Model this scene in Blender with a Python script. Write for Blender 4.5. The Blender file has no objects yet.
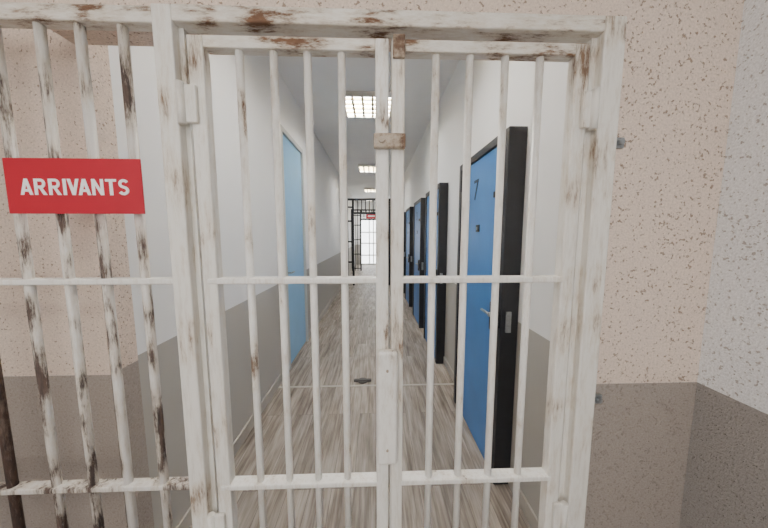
import bpy, bmesh, math, random
from mathutils import Vector, Matrix, Euler
random.seed(7)
S=bpy.context.scene
COL=S.collection

# ---------------------------------------------------------------- materials
def newmat(name):
    m=bpy.data.materials.new(name); m.use_nodes=True
    nt=m.node_tree; b=nt.nodes['Principled BSDF']
    return m,nt,b
def N(nt,t,**k):
    n=nt.nodes.new(t)
    for a,v in k.items(): setattr(n,a,v)
    return n
def coords(nt,scale=(1,1,1),kind='Object'):
    tc=N(nt,'ShaderNodeTexCoord'); mp=N(nt,'ShaderNodeMapping')
    mp.inputs['Scale'].default_value=scale
    nt.links.new(tc.outputs[kind],mp.inputs['Vector']); return mp.outputs[0]
def noise(nt,vec,scale,detail=4,rough=.6):
    n=N(nt,'ShaderNodeTexNoise'); n.inputs['Scale'].default_value=scale
    n.inputs['Detail'].default_value=detail; n.inputs['Roughness'].default_value=rough
    nt.links.new(vec,n.inputs['Vector']); return n.outputs['Fac']
def ramp(nt,fac,stops):
    r=N(nt,'ShaderNodeValToRGB'); e=r.color_ramp.elements
    while len(e)<len(stops): e.new(.5)
    for i,(p,c) in enumerate(stops):
        e[i].position=p; e[i].color=(c[0],c[1],c[2],1) if hasattr(c,'__len__') else (c,c,c,1)
    nt.links.new(fac,r.inputs[0]); return r.outputs[0]
def mix(nt,fac,a,b,mode='MIX'):
    m=N(nt,'ShaderNodeMix',data_type='RGBA',blend_type=mode)
    for i,v in ((0,fac),(6,a),(7,b)):
        if isinstance(v,(int,float)): m.inputs[i].default_value=v
        elif isinstance(v,tuple): m.inputs[i].default_value=(v[0],v[1],v[2],1)
        else: nt.links.new(v,m.inputs[i])
    return m.outputs[2]
def bump(nt,b,h,st=.3,dist=.002):
    n=N(nt,'ShaderNodeBump'); n.inputs['Strength'].default_value=st; n.inputs['Distance'].default_value=dist
    nt.links.new(h,n.inputs['Height']); nt.links.new(n.outputs[0],b.inputs['Normal'])
def math_(nt,op,a,b=0.0,clamp=False):
    m=N(nt,'ShaderNodeMath',operation=op); m.use_clamp=clamp
    for i,v in ((0,a),(1,b)):
        if isinstance(v,(int,float)): m.inputs[i].default_value=v
        else: nt.links.new(v,m.inputs[i])
    return m.outputs[0]
def srgb(r,g,b):
    f=lambda c:(c/255/12.92) if c/255<=.04045 else ((c/255+.055)/1.055)**2.4
    return (f(r),f(g),f(b))
def simple(name,c,rough=.5,metal=0,var=.08,vs=8):
    m,nt,b=newmat(name); v=coords(nt)
    f=noise(nt,v,vs,5)
    d=tuple(x*(1-var) for x in c); l=tuple(min(1,x*(1+var)) for x in c)
    nt.links.new(ramp(nt,f,[(.3,d),(.7,l)]),b.inputs['Base Color'])
    b.inputs['Roughness'].default_value=rough; b.inputs['Metallic'].default_value=metal
    bump(nt,b,f,.05,.001)
    return m
def emis(name,c,s):
    m,nt,b=newmat(name); b.inputs['Base Color'].default_value=(*c,1)
    b.inputs['Emission Color'].default_value=(*c,1); b.inputs['Emission Strength'].default_value=s
    return m

def wallmat(name,up,low,zl,speck=0.0,rough=.75):
    m,nt,b=newmat(name)
    v=coords(nt)
    tc=N(nt,'ShaderNodeTexCoord'); sp=N(nt,'ShaderNodeSeparateXYZ')
    nt.links.new(tc.outputs['Object'],sp.inputs[0])
    mask=math_(nt,'GREATER_THAN',sp.outputs[2],zl)
    big=noise(nt,v,1.6,4)
    base=mix(nt,mask,low,up)
    base=mix(nt,ramp(nt,big,[(.35,0.0),(.7,.3)]),base,mix(nt,1.0,base,(.92,.91,.90),'MULTIPLY'))
    if speck>0:
        n1=noise(nt,v,105,2,.5); n2=noise(nt,v,30,2,.5)
        s=math_(nt,'ADD',math_(nt,'MULTIPLY',n1,.85),math_(nt,'MULTIPLY',n2,.15))
        pit=ramp(nt,s,[(.355,1.0),(.395,0.0)])
        dark=mix(nt,1.0,base,(.46,.39,.33),'MULTIPLY')
        pm=mix(nt,mask,(.3*speck,)*3,(speck,)*3)
        base=mix(nt,mix(nt,1.0,pit,pm,'MULTIPLY'),base,dark)
        n3=noise(nt,v,150,3,.6)
        base=mix(nt,ramp(nt,n3,[(.52,0.0),(.66,.8)]),base,mix(nt,1.0,base,(1.18,1.18,1.18),'MULTIPLY'))
        base=mix(nt,ramp(nt,n3,[(.34,.5),(.47,0.0)]),base,mix(nt,1.0,base,(.74,.71,.68),'MULTIPLY'))
        h=math_(nt,'SUBTRACT',n3,math_(nt,'MULTIPLY',pit,.8))
        bump(nt,b,h,.75,.005)
    else:
        bump(nt,b,noise(nt,v,120,3),.12,.001)
    nt.links.new(base,b.inputs['Base Color']); b.inputs['Roughness'].default_value=rough
    return m

ZD=.99
M_cor=wallmat('corridor_wall_paint',srgb(244,244,243),srgb(176,172,165),ZD+.02,0,.6)
M_pil=wallmat('roughcast_beige',srgb(228,209,194),srgb(162,151,142),ZD,.9)
M_wr =wallmat('roughcast_white',srgb(236,237,238),srgb(156,151,147),ZD,.75)
M_ceil=simple('ceiling_paint',srgb(246,246,245),.8,0,.02,3)
M_base=simple('baseboard_vinyl',srgb(178,172,163),.45)
M_black=simple('black_steel',srgb(32,33,38),.4,.0,.3)
M_blue=simple('blue_door_paint',srgb(62,120,184),.38,0,.1,3)
M_lblue=simple('light_blue_door_paint',srgb(140,188,226),.4,0,.05,3)
M_wframe=simple('grey_frame_paint',srgb(200,200,196),.4,0,.05)
M_steel=simple('galvanised_steel',srgb(160,165,168),.35,.8,.2,60)
M_darkgrey=simple('dark_rubber',srgb(60,56,54),.5,0,.2)
M_num=simple('number_ink',srgb(28,40,62),.5)
M_red=simple('red_sign_vinyl',srgb(186,4,40),.45,0,.03,3)
M_whitetxt=simple('white_letter_vinyl',srgb(252,252,252),.4,0,.01)
M_lamp=emis('lamp_diffuser',(1,.985,.96),52.0)
M_louver=simple('louver_aluminium',srgb(195,180,140),.3,.2)
M_lamphous=simple('lamp_housing_white',srgb(225,222,214),.5)
M_sky=emis('bright_window_pane',(.95,.98,1.0),5.0)

def paint(name,base,rustc,darkc,lo,hi,stretch=(1,1,.35),darkamt=.5,ztop=.04):
    m,nt,b=newmat(name)
    v=coords(nt,stretch); v2=coords(nt,(1,1,1))
    n1=noise(nt,v,34,10,.78); n2=noise(nt,v2,7,3,.5); n3=noise(nt,v,80,6,.7)
    s=math_(nt,'ADD',math_(nt,'MULTIPLY',n1,.6),math_(nt,'MULTIPLY',n2,.4))
    if ztop:
        tc=N(nt,'ShaderNodeTexCoord'); sp=N(nt,'ShaderNodeSeparateXYZ')
        nt.links.new(tc.outputs['Object'],sp.inputs[0])
        mr=N(nt,'ShaderNodeMapRange'); nt.links.new(sp.outputs[2],mr.inputs[0])
        mr.inputs[1].default_value=1.5; mr.inputs[2].default_value=2.1
        mr.inputs[3].default_value=0; mr.inputs[4].default_value=ztop
        s=math_(nt,'ADD',s,mr.outputs[0])
    mask=ramp(nt,s,[(lo,0.0),(hi,1.0)])
    rc=mix(nt,ramp(nt,n3,[(.4,0.0),(.62,darkamt)]),rustc,darkc)
    dirt=mix(nt,ramp(nt,n3,[(.48,0.0),(.75,.6)]),base,mix(nt,1.0,base,(.68,.62,.55),'MULTIPLY'))
    halo=ramp(nt,s,[(lo-.07,0.0),(lo+.01,.55)])
    dirt=mix(nt,halo,dirt,mix(nt,1.0,base,(.72,.62,.50),'MULTIPLY'))
    nt.links.new(mix(nt,mask,dirt,rc),b.inputs['Base Color'])
    nt.links.new(ramp(nt,mask,[(0,.38),(1,.85)]),b.inputs['Roughness'])
    h=math_(nt,'SUBTRACT',math_(nt,'MULTIPLY',n3,.3),mask)
    bump(nt,b,h,.5,.0015)
    return m
BASE=srgb(236,233,227)
M_paint=paint('chipped_white_paint',BASE,srgb(118,90,70),srgb(76,62,54),.59,.65,(1,1,.2))
M_bar2=paint('worn_dark_chipped_paint',srgb(224,220,214),srgb(106,88,78),srgb(54,47,46),.505,.565,(1,1,.12),.8,0)
M_rail=paint('rusty_rail_paint',srgb(231,226,217),srgb(126,92,68),srgb(86,64,52),.545,.61,(.25,1,1),.6,.02)
M_post=paint('post_paint',srgb(233,229,221),srgb(136,108,86),srgb(90,70,58),.58,.65,(1,1,.14))
M_rust=paint('rusted_latch',srgb(190,176,160),srgb(120,94,76),srgb(76,60,52),.50,.6,(1,1,1))
M_darkpost=paint('rusted_dark_post',srgb(120,104,94),srgb(84,64,54),srgb(48,40,38),.42,.5,(1,1,.2),.8,0)

def floormat():
    m,nt,b=newmat('wood_look_vinyl')
    v=coords(nt)
    mp=N(nt,'ShaderNodeMapping'); mp.inputs['Rotation'].default_value=(0,0,math.pi/2)
    nt.links.new(v,mp.inputs['Vector'])
    br=N(nt,'ShaderNodeTexBrick'); br.offset=.37
    br.inputs['Scale'].default_value=1; br.inputs['Brick Width'].default_value=1.1
    br.inputs['Row Height'].default_value=.13; br.inputs['Mortar Size'].default_value=.0012
    br.inputs['Color1'].default_value=(.1,.1,.1,1); br.inputs['Color2'].default_value=(.9,.9,.9,1)
    br.inputs['Mortar'].default_value=(.0,.0,.0,1)
    nt.links.new(mp.outputs[0],br.inputs['Vector'])
    sc=N(nt,'ShaderNodeVectorMath',operation='SCALE'); nt.links.new(br.outputs['Color'],sc.inputs[0]); sc.inputs[3].default_value=7
    ad=N(nt,'ShaderNodeVectorMath',operation='ADD'); nt.links.new(v,ad.inputs[0]); nt.links.new(sc.outputs[0],ad.inputs[1])
    mp2=N(nt,'ShaderNodeMapping'); mp2.inputs['Scale'].default_value=(1,.045,1); nt.links.new(ad.outputs[0],mp2.inputs[0])
    mp3=N(nt,'ShaderNodeMapping'); mp3.inputs['Scale'].default_value=(1,.15,1); nt.links.new(ad.outputs[0],mp3.inputs[0])
    g=noise(nt,mp2.outputs[0],60,4,.6); g2=noise(nt,mp3.outputs[0],15,4,.6)
    s=math_(nt,'ADD',math_(nt,'MULTIPLY',g,.5),math_(nt,'MULTIPLY',g2,.5))
    c=ramp(nt,s,[(.34,srgb(90,80,72)),(.45,srgb(130,119,109)),(.54,srgb(156,146,136)),(.66,srgb(180,171,162))])
    tint=ramp(nt,br.outputs['Color'],[(0.1,(.80,.80,.80)),(.9,(1.05,1.04,1.03))])
    c=mix(nt,1.0,c,tint,'MULTIPLY')
    c=mix(nt,br.outputs['Fac'],c,srgb(88,80,72))
    nt.links.new(c,b.inputs['Base Color']); b.inputs['Roughness'].default_value=.5
    bump(nt,b,g,.06,.001)
    return m
M_floor=floormat()

# ---------------------------------------------------------------- mesh helpers
class B:
    def __init__(s): s.bm=bmesh.new(); s.mats=[]
    def mi(s,m):
        if m not in s.mats: s.mats.append(m)
        return s.mats.index(m)
    def box(s,x0,x1,y0,y1,z0,z1,m,bev=0,seg=2,rot=None):
        r=bmesh.ops.create_cube(s.bm,size=1); vs=r['verts']
        bmesh.ops.scale(s.bm,vec=(x1-x0,y1-y0,z1-z0),verts=vs)
        if bev>0:
            es=list({e for v in vs for e in v.link_edges})
            rb=bmesh.ops.bevel(s.bm,geom=es,offset=bev,segments=seg,profile=.5,affect='EDGES')
            vs=list({v for f in rb['faces'] for v in f.verts}|{v for v in vs if v.is_valid})
        if rot: bmesh.ops.rotate(s.bm,cent=(0,0,0),matrix=Euler(rot).to_matrix(),verts=vs)
        bmesh.ops.translate(s.bm,vec=((x0+x1)/2,(y0+y1)/2,(z0+z1)/2),verts=vs)
        i=s.mi(m)
        for f in {f for v in vs for f in v.link_faces}: f.material_index=i
    def cyl(s,p0,p1,r,m,seg=16,cap=True):
        p0=Vector(p0);p1=Vector(p1); d=p1-p0
        q=bmesh.ops.create_cone(s.bm,cap_ends=cap,segments=seg,radius1=r,radius2=r,depth=d.length)
        vs=q['verts']; R=Vector((0,0,1)).rotation_difference(d.normalized()).to_matrix()
        bmesh.ops.rotate(s.bm,cent=(0,0,0),matrix=R,verts=vs)
        bmesh.ops.translate(s.bm,vec=(p0+p1)/2,verts=vs)
        i=s.mi(m)
        for f in {f for v in vs for f in v.link_faces}:
            f.material_index=i
            if len(f.verts)==4: f.smooth=True
    def poly(s,pts,y,th,m):
        i=s.mi(m)
        f0=[s.bm.verts.new((p[0],y,p[1])) for p in pts]; f1=[s.bm.verts.new((p[0],y+th,p[1])) for p in pts]
        fs=[s.bm.faces.new(f0),s.bm.faces.new(f1[::-1])]
        n=len(pts)
        for k in range(n): fs.append(s.bm.faces.new((f0[k],f1[k],f1[(k+1)%n],f0[(k+1)%n])))
        for f in fs: f.material_index=i
    def obj(s,name,parent=None,fix=False):
        if fix: bmesh.ops.recalc_face_normals(s.bm,faces=s.bm.faces)
        me=bpy.data.meshes.new(name); s.bm.to_mesh(me); s.bm.free()
        for m in s.mats: me.materials.append(m)
        o=bpy.data.objects.new(name,me); COL.objects.link(o)
        if parent: o.parent=parent
        return o
def empty(name,loc=(0,0,0)):
    e=bpy.data.objects.new(name,None); e.empty_display_size=.1; COL.objects.link(e); e.location=loc; return e
def child(o,parent):
    o.parent=parent; o.matrix_parent_inverse=Matrix.Translation(-parent.location); return o
def slab(name,x0,x1,y0,y1,z0,z1,m,bev=0):
    b=B(); b.box(x0,x1,y0,y1,z0,z1,m,bev); return b.obj(name)

# ---------------------------------------------------------------- shell
XL,XR=-.97,.81
HC=3.15
YE=14.0
PY_L,PY_R=1.0,.88
XS=1.12
slab('floor',-2.6,1.4,-3.0,YE+.2,-.12,0,M_floor)
slab('ceiling',-2.6,1.4,-3.0,YE+.2,HC,HC+.12,M_ceil)
LD0,LD1,LDH=2.98,3.86,2.62
b=B()
b.box(XL-.2,XL,PY_L+.12,LD0,0,HC,M_cor); b.box(XL-.2,XL,LD1,YE,0,HC,M_cor)
b.box(XL-.2,XL,LD0,LD1,LDH,HC,M_cor); b.obj('wall_left')
slab('wall_right',XR,XR+.2,PY_R+.12,YE,0,HC,M_cor)
slab('wall_return_left',-2.6,XL,PY_L,PY_L+.12,0,HC,M_pil)
slab('wall_return_right',.722,XS,PY_R,PY_R+.12,0,HC,M_pil)
slab('wall_side',XS,XS+.15,-3.0,PY_R+.12,0,HC,M_wr)
slab('wall_entry_left',-2.6,-2.45,-3.0,PY_L,0,HC,M_pil)
slab('wall_lintel',XL,.722,PY_R,PY_R+.12,2.113,HC,M_pil)
b=B(); b.box(XL,XL+.012,PY_L+.12,LD0-.06,0,.09,M_base,.003); b.box(XL,XL+.012,LD1+.06,YE,0,.09,M_base,.003); b.obj('baseboard_left')
DOORS=[(1.50,2.36),(3.08,3.92),(4.32,5.10),(5.65,6.42),(7.0,7.75)]
b=B(); y=PY_R+.12
for d0,d1 in DOORS:
    b.box(XR-.012,XR,y,d0,0,.09,M_base,.003); y=d1
b.box(XR-.012,XR,y,YE,0,.09,M_base,.003); b.obj('baseboard_right')
slab('trim_threshold',XL,XR,2.62,2.645,0,.003,M_base)
b=B()
b.box(XL,XR,YE,YE+.15,2.35,HC,M_cor)
b.box(XL,-.75,YE,YE+.15,0,2.35,M_cor); b.box(.6,XR,YE,YE+.15,0,2.35,M_cor); b.obj('wall_back')
b=B(); b.box(-.75,.6,YE+.06,YE+.08,.02,2.35,M_sky)
for x in (-.75,-.30,-.09,.12,.55): b.box(x,x+.05,YE+.0,YE+.06,0,2.35,M_wframe)
for z in (0,.45,1.05,1.6,2.28): b.box(-.75,.6,YE+.01,YE+.055,z,z+.06,M_wframe)
b.obj('window_1')

# ---------------------------------------------------------------- main gate
G=.85
def bar(b,x,z0,z1,m,r=.0112,y=G,dx=0): b.cyl((x,y,z0),(x+dx,y,z1),r,m,14)
gate=empty('barred_double_gate',(.05,G,0))
ZT,ZB=2.112,2.070
b=B()
b.box(-.594,-.542,G-.028,G+.025,0,ZT,M_post,.004)
b.box(.650,.712,G-.028,G+.025,0,ZT,M_post,.004)
b.box(-.542,.650,G-.028,G+.025,ZB,ZT,M_rail,.004)
b.box(.712,.721,G+.0,G+.06,0,ZT,M_post)
b.box(.634,.650,G+.0,G+.025,0,ZB,M_post)
b.box(-.542,-.528,G+.0,G+.025,0,ZB,M_post)
child(b.obj('frame'),gate)
LT,LB=2.044,2.012
b=B()
b.box(-.512,-.470,G-.018,G+.018,.06,LT,M_post,.004)
b.box(.003,.041,G-.02,G+.02,.06,LT,M_paint,.004)
b.box(-.470,.003,G-.018,G+.018,LB,LT,M_rail,.003)
b.box(-.470,.003,G-.018,G+.018,.06,.10,M_rail,.003)
for z in (1.362,.685): b.box(-.5,.01,G-.0205,G+.0205,z-.009,z+.009,M_paint,.004)
for x in (-.379,-.284,-.189,-.093): bar(b,x,.1,LB,M_paint)
child(b.obj('leaf_left'),gate)
b=B()
b.box(.049,.087,G-.02,G+.02,.06,LT,M_post,.004)
b.box(.578,.620,G-.018,G+.018,.06,LT,M_post,.004)
b.box(.087,.578,G-.018,G+.018,LB,LT,M_rail,.003)
b.box(.087,.578,G-.018,G+.018,.06,.10,M_rail,.003)
for z in (1.362,.685): b.box(.08,.59,G-.0205,G+.0205,z-.009,z+.009,M_paint,.004)
for x in (.178,.277,.38,.483): bar(b,x,.1,LB,M_paint)
child(b.obj('leaf_right'),gate)
b=B()
b.box(.004,.070,G-.05,G-.02,.775,1.15,M_paint,.012,4)
b.cyl((.037,G-.054,.83),(.037,G-.05,.83),.004,M_rust); b.cyl((.037,G-.054,1.09),(.037,G-.05,1.09),.004,M_rust)
child(b.obj('lock_box'),gate)
b=B()
b.box(-.002,.088,G-.042,G-.02,1.745,1.785,M_rust,.004); b.cyl((.02,G-.05,1.765),(.02,G-.03,1.765),.008,M_rust)
b.box(.052,.086,G-.03,G-.018,1.99,2.05,M_rust,.003)
child(b.obj('latch'),gate)
b=B()
for z in (1.86,.55):
    b.cyl((-.53,G-.03,z-.055),(-.53,G-.03,z+.055),.011,M_post); b.box(-.535,-.49,G-.030,G-.018,z-.05,z+.05,M_post,.003)
    b.cyl((.634,G-.03,z-.055),(.634,G-.03,z+.055),.011,M_post); b.box(.60,.640,G-.030,G-.018,z-.05,z+.05,M_post,.003)
child(b.obj('hinges'),gate)
def bracket(x,z):
    b=B(); b.box(x,x+.035,G+.02,PY_R,z-.016,z+.016,M_steel,.002)
    b.cyl((x+.018,G+.008,z),(x+.018,G+.02,z),.009,M_steel,6)
    b.box(x-.02,x,G+.02,G+.03,z-.012,z+.012,M_steel,.001)
    return b.obj('wall_bracket')
bracket(.742,1.785); bracket(.742,.940)

scr=empty('barred_screen_panel',(-1.1,G,0))
b=B()
for i,x in enumerate((-.69,-.802,-.914,-1.026,-1.165,-1.27,-1.38,-1.49)):
    bar(b,x,.0,ZB+.01,M_darkpost if i==4 else M_bar2,.0125,G,random.uniform(-.006,.006))
child(b.obj('bars'),scr)
b=B()
b.box(-1.6,-.597,G-.02,G+.02,ZB,ZT,M_rail,.004)
for z in (1.362,.69): b.box(-1.6,-.597,G-.018,G+.018,z-.009,z+.009,M_bar2 if z<1 else M_paint,.004)
b.box(-1.6,-.597,G-.02,G+.02,.0,.04,M_bar2,.003)
b.box(-1.65,-1.6,G-.02,G+.02,0,ZT,M_bar2,.004)
child(b.obj('rails'),scr)

# sign
SY=G-.036; SX=-.832; SZ=1.634
sign=empty('arrivals_sign',(SX,SY,SZ))
b=B(); b.box(SX-.182,SX+.183,SY,SY+.004,SZ-.075,SZ+.075,M_red,.0005,1)
for x in (-.914,-.802): b.box(x-.012,x+.012,SY+.004,SY+.0155,1.62,1.66,M_red)
child(b.obj('plate'),sign)
def strip(pts,t):
    L=[];R=[]
    n=len(pts)
    for k,p in enumerate(pts):
        p=Vector(p)
        d0=(p-Vector(pts[k-1])).normalized() if k>0 else None
        d1=(Vector(pts[k+1])-p).normalized() if k<n-1 else None
        if d0 is None: d0=d1
        if d1 is None: d1=d0
        n0=Vector((-d0.y,d0.x)); n1=Vector((-d1.y,d1.x)); mm=(n0+n1).normalized(); s=t/2/max(.3,mm.dot(n0))
        L.append(p+mm*s); R.append(p-mm*s)
    return [[L[k],L[k+1],R[k+1],R[k]] for k in range(n-1)]
def arc(cx,cy,rx,ry,a0,a1,n=10):
    return [(cx+rx*math.cos(math.radians(a0+(a1-a0)*k/n)),cy+ry*math.sin(math.radians(a0+(a1-a0)*k/n))) for k in range(n+1)]
GL={
 'A':(.74,[[(0,0),(.2,0),(.47,1),(.27,1)],[(.54,0),(.74,0),(.47,1),(.27,1)],[(.14,.2),(.6,.2),(.56,.36),(.18,.36)]]),
 'V':(.70,[[(0,1),(.2,1),(.45,0),(.25,0)],[(.5,1),(.7,1),(.45,0),(.25,0)]]),
 'I':(.2,[[(0,0),(.2,0),(.2,1),(0,1)]]),
 'T':(.66,[[(0,.84),(.66,.84),(.66,1),(0,1)],[(.23,0),(.43,0),(.43,.84),(.23,.84)]]),
 'N':(.70,[[(0,0),(.19,0),(.19,1),(0,1)],[(.51,0),(.70,0),(.70,1),(.51,1)],[(0,1),(.2,1),(.70,0),(.50,0)]]),
 'R':(.73,[[(0,0),(.2,0),(.2,1),(0,1)],[(.28,.42),(.46,.46),(.73,0),(.5,0)]]+strip([(.1,.915),(.40,.915)]+arc(.40,.70,.19,.215,80,-80,10)+[(.40,.485),(.1,.485)],.17)),
 'S':(.64,strip(arc(.32,.715,.215,.20,25,180,10)+arc(.32,.715,.215,.20,190,255,4)+arc(.32,.285,.225,.20,75,10,4)+arc(.32,.285,.225,.20,0,-155,10),.17)),
}
word='ARRIVANTS'; gap=.11
kern={'AR':.09,'VA':-.08,'IV':.06,'AN':.07}
W=0;xs=[]
for k,c in enumerate(word):
    xs.append(W); W+=GL[c][0]+kern.get(word[k:k+2],gap)
W-=gap
sx=.293/W; h=.044
b=B()
for c,x0 in zip(word,xs):
    for q,P in enumerate(GL[c][1]):
        fr=SY-.0006-.00008*q
        b.poly([(SX-.1445+(x0+p[0])*sx,SZ-.002-h/2+p[1]*h) for p in P],fr,SY-fr-.00001,M_whitetxt)
child(b.obj('lettering',fix=True),sign)

def text(s,size,mat,off,ext,name):
    c=bpy.data.curves.new(name,'FONT'); c.body=s; c.size=size; c.align_x='CENTER'; c.align_y='CENTER'
    c.offset=off; c.extrude=ext
    o=bpy.data.objects.new(name,c); COL.objects.link(o); bpy.context.view_layer.update()
    me=bpy.data.meshes.new_from_object(o.evaluated_get(bpy.context.evaluated_depsgraph_get()))
    bpy.data.objects.remove(o); me.materials.clear(); me.materials.append(mat)
    n=bpy.data.objects.new(name,me); COL.objects.link(n); return n

# ---------------------------------------------------------------- cell doors (right)
def cell_door(y0,y1,num):
    e=empty('cell_door',(XR,(y0+y1)/2,0)); H=2.07; P=.10
    b=B()
    b.box(XR-P,XR,y0,y0+.05,0,H,M_black,.004); b.box(XR-P,XR,y1-.05,y1,0,H,M_black,.004)
    b.box(XR-P,XR,y0+.05,y1-.05,H-.05,H,M_black,.004)
    child(b.obj('frame'),e)
    b=B(); b.box(XR-.088,XR-.03,y0+.052,y1-.052,.012,H-.052,M_blue,.003)
    child(b.obj('leaf'),e)
    xf=XR-.088; ym=(y0+y1)/2
    b=B()
    b.box(xf-.006,xf,ym-.03,ym+.03,1.52,1.57,M_black,.002)
    b.cyl((xf-.010,ym,1.545),(xf-.006,ym,1.545),.012,M_steel)
    b.box(xf-.03,xf,y0+.055,y0+.12,.93,1.10,M_black,.004)
    b.cyl((xf-.05,y0+.085,1.03),(xf-.03,y0+.085,1.03),.014,M_steel)
    b.cyl((xf-.045,y0+.085,1.03),(xf-.045,y0+.20,1.03),.008,M_steel)
    b.box(xf-.018,xf,y0+.06,y0+.16,1.72,1.755,M_black,.003)
    b.box(XR-P-.02,XR-P,y0+.008,y0+.04,.97,1.05,M_black,.003)
    b.box(XR-.075,XR-.045,y0-.012,y0,.95,1.07,M_steel,.002)
    for z in (.3,1.05,1.8): b.cyl((XR-P+.012,y1-.055,z-.05),(XR-P+.012,y1-.055,z+.05),.011,M_black)
    child(b.obj('hardware'),e)
    t=text(num,.20,M_num,.001,.0008,'number')
    R=Matrix(((0,0,-1,0),(-1,0,0,0),(0,1,0,0),(0,0,0,1)))
    t.data.transform(R); t.data.transform(Matrix.Translation((xf-.0012,ym+.06,1.81)))
    child(t,e)
for i,(a,c) in enumerate(DOORS): cell_door(a,c,str([7,5,3,2,1][i]))

e=empty('office_door',(XL,(LD0+LD1)/2,0))
b=B(); f=.05
b.box(XL-.12,XL+.02,LD0,LD0+f,0,LDH,M_wframe,.003); b.box(XL-.12,XL+.02,LD1-f,LD1,0,LDH,M_wframe,.003)
b.box(XL-.12,XL+.02,LD0+f,LD1-f,LDH-f,LDH,M_wframe,.003); child(b.obj('frame'),e)
b=B(); b.box(XL-.05,XL-.005,LD0+f+.003,LD1-f-.003,.01,LDH-f-.003,M_lblue,.003); child(b.obj('leaf'),e)
b=B(); b.box(XL-.005,XL+.003,LD0+.08,LD0+.12,.95,1.15,M_steel,.002)
b.cyl((XL,LD0+.10,1.08),(XL+.045,LD0+.10,1.08),.008,M_steel); b.cyl((XL+.045,LD0+.10,1.08),(XL+.045,LD0+.21,1.08),.008,M_steel)
child(b.obj('handle'),e)

# ---------------------------------------------------------------- ceiling lamps
def lamp(x,y,s=.60,name='ceiling_light'):
    e=empty(name,(x,y,HC)); h=s/2; z=HC
    b=B()
    for a in ((x-h,x-h+.02,y-h,y+h),(x+h-.02,x+h,y-h,y+h),(x-h+.02,x+h-.02,y-h,y-h+.02),(x-h+.02,x+h-.02,y+h-.02,y+h)):
        b.box(*a,z-.06,z,M_lamphous,.002)
    child(b.obj('housing'),e)
    b=B(); b.box(x-h+.02,x+h-.02,y-h+.02,y+h-.02,z-.022,z-.014,M_lamp); child(b.obj('diffuser'),e)
    b=B()
    for k in range(1,5): xx=x-h+k*s/5; b.box(xx-.014,xx+.014,y-h+.02,y+h-.02,z-.05,z-.024,M_louver)
    for k in range(1,5): yy=y-h+k*s/5; b.box(x-h+.02,x+h-.02,yy-.012,yy+.012,z-.05,z-.024,M_louver)
    child(b.obj('louvers'),e)
for y in (1.75,3.69,7.0,10.3,13.0): lamp(-.08,y)  # nearest lamp is added out of view to brighten the corridor by the gate
lamp(-.3,-1.2)

# ---------------------------------------------------------------- far gates
def far_gate(y,gap0,gap1,name='barred_gate'):
    e=empty(name,(0,y,0)); b=B()
    H=2.55
    b.box(XL,XL+.06,y-.025,y+.025,0,H,M_black,.003); b.box(XR-.06,XR,y-.025,y+.025,0,H,M_black,.003)
    b.box(XL+.06,XR-.06,y-.025,y+.025,H-.06,H,M_black,.003)
    b.box(gap0-.06,gap0,y-.025,y+.025,0,H-.06,M_black,.003); b.box(gap1,gap1+.06,y-.025,y+.025,0,H-.06,M_black,.003)
    b.box(gap0,gap1,y-.025,y+.025,2.1,2.16,M_black,.003)
    child(b.obj('frame'),e); b=B()
    for x0,x1 in ((XL+.06,gap0-.06),(gap1+.06,XR-.06)):
        n=max(2,round((x1-x0)/.1))
        for k in range(1,n): b.cyl((x0+(x1-x0)*k/n,y,0),(x0+(x1-x0)*k/n,y,H-.05),.014,M_black,8)
        for z in (.1,.7,1.3,1.9,2.3): b.box(x0,x1,y-.012,y+.012,z-.02,z+.02,M_black)
    n=9
    for k in range(1,n): xx=gap0+(gap1-gap0)*k/n; b.cyl((xx,y,2.15),(xx,y,H-.05),.014,M_black,8)
    for k in range(8): b.cyl((gap1+.02,y+.05+k*.11,.05),(gap1+.02,y+.05+k*.11,2.08),.014,M_black,8)
    for z in (.06,.7,1.4,2.07): b.box(gap1+.005,gap1+.035,y+.03,y+.87,z-.02,z+.02,M_black)
    child(b.obj('bars'),e)
far_gate(8.2,-.60,.40)
far_gate(11.6,-.55,.40)
b=B(); b.box(-.34,.06,11.55,11.56,2.17,2.36,M_red); b.box(-.28,.0,11.546,11.55,2.235,2.295,M_whitetxt)
for x in (-.3,0): b.box(x,x+.02,11.56,11.575,2.2,2.34,M_red)
b.obj('notice_sign')
b=B(); b.cyl((-.13,2.72,0),(-.13,2.72,.012),.05,M_darkgrey,24); b.box(-.22,-.04,2.70,2.74,0,.022,M_darkgrey,.008); b.obj('floor_door_stop')

# ---------------------------------------------------------------- light
w=bpy.data.worlds.new('world'); S.world=w; w.use_nodes=True
bg=w.node_tree.nodes['Background']; bg.inputs[0].default_value=(.92,.96,1,1); bg.inputs[1].default_value=.85
def area(name,loc,rot,sx,sy,p,c):
    l=bpy.data.lights.new(name,'AREA'); l.shape='RECTANGLE'; l.size=sx; l.size_y=sy; l.energy=p; l.color=c
    o=bpy.data.objects.new(name,l); COL.objects.link(o); o.location=loc; o.rotation_euler=rot; return o
area('added_key_light',(-1.2,-2.6,2.0),(math.radians(80),0,math.radians(-18)),1.8,1.6,44,(1,.99,.975))  # added soft key behind the camera, front-lights the bars; no window modelled

cam=bpy.data.cameras.new('camera'); co=bpy.data.objects.new('camera',cam); COL.objects.link(co)
co.location=(0,0,1.5); co.rotation_euler=(math.radians(84),0,math.radians(-1.9))
cam.sensor_width=36; cam.lens=36*277/768; cam.clip_start=.02; cam.clip_end=100
S.camera=co
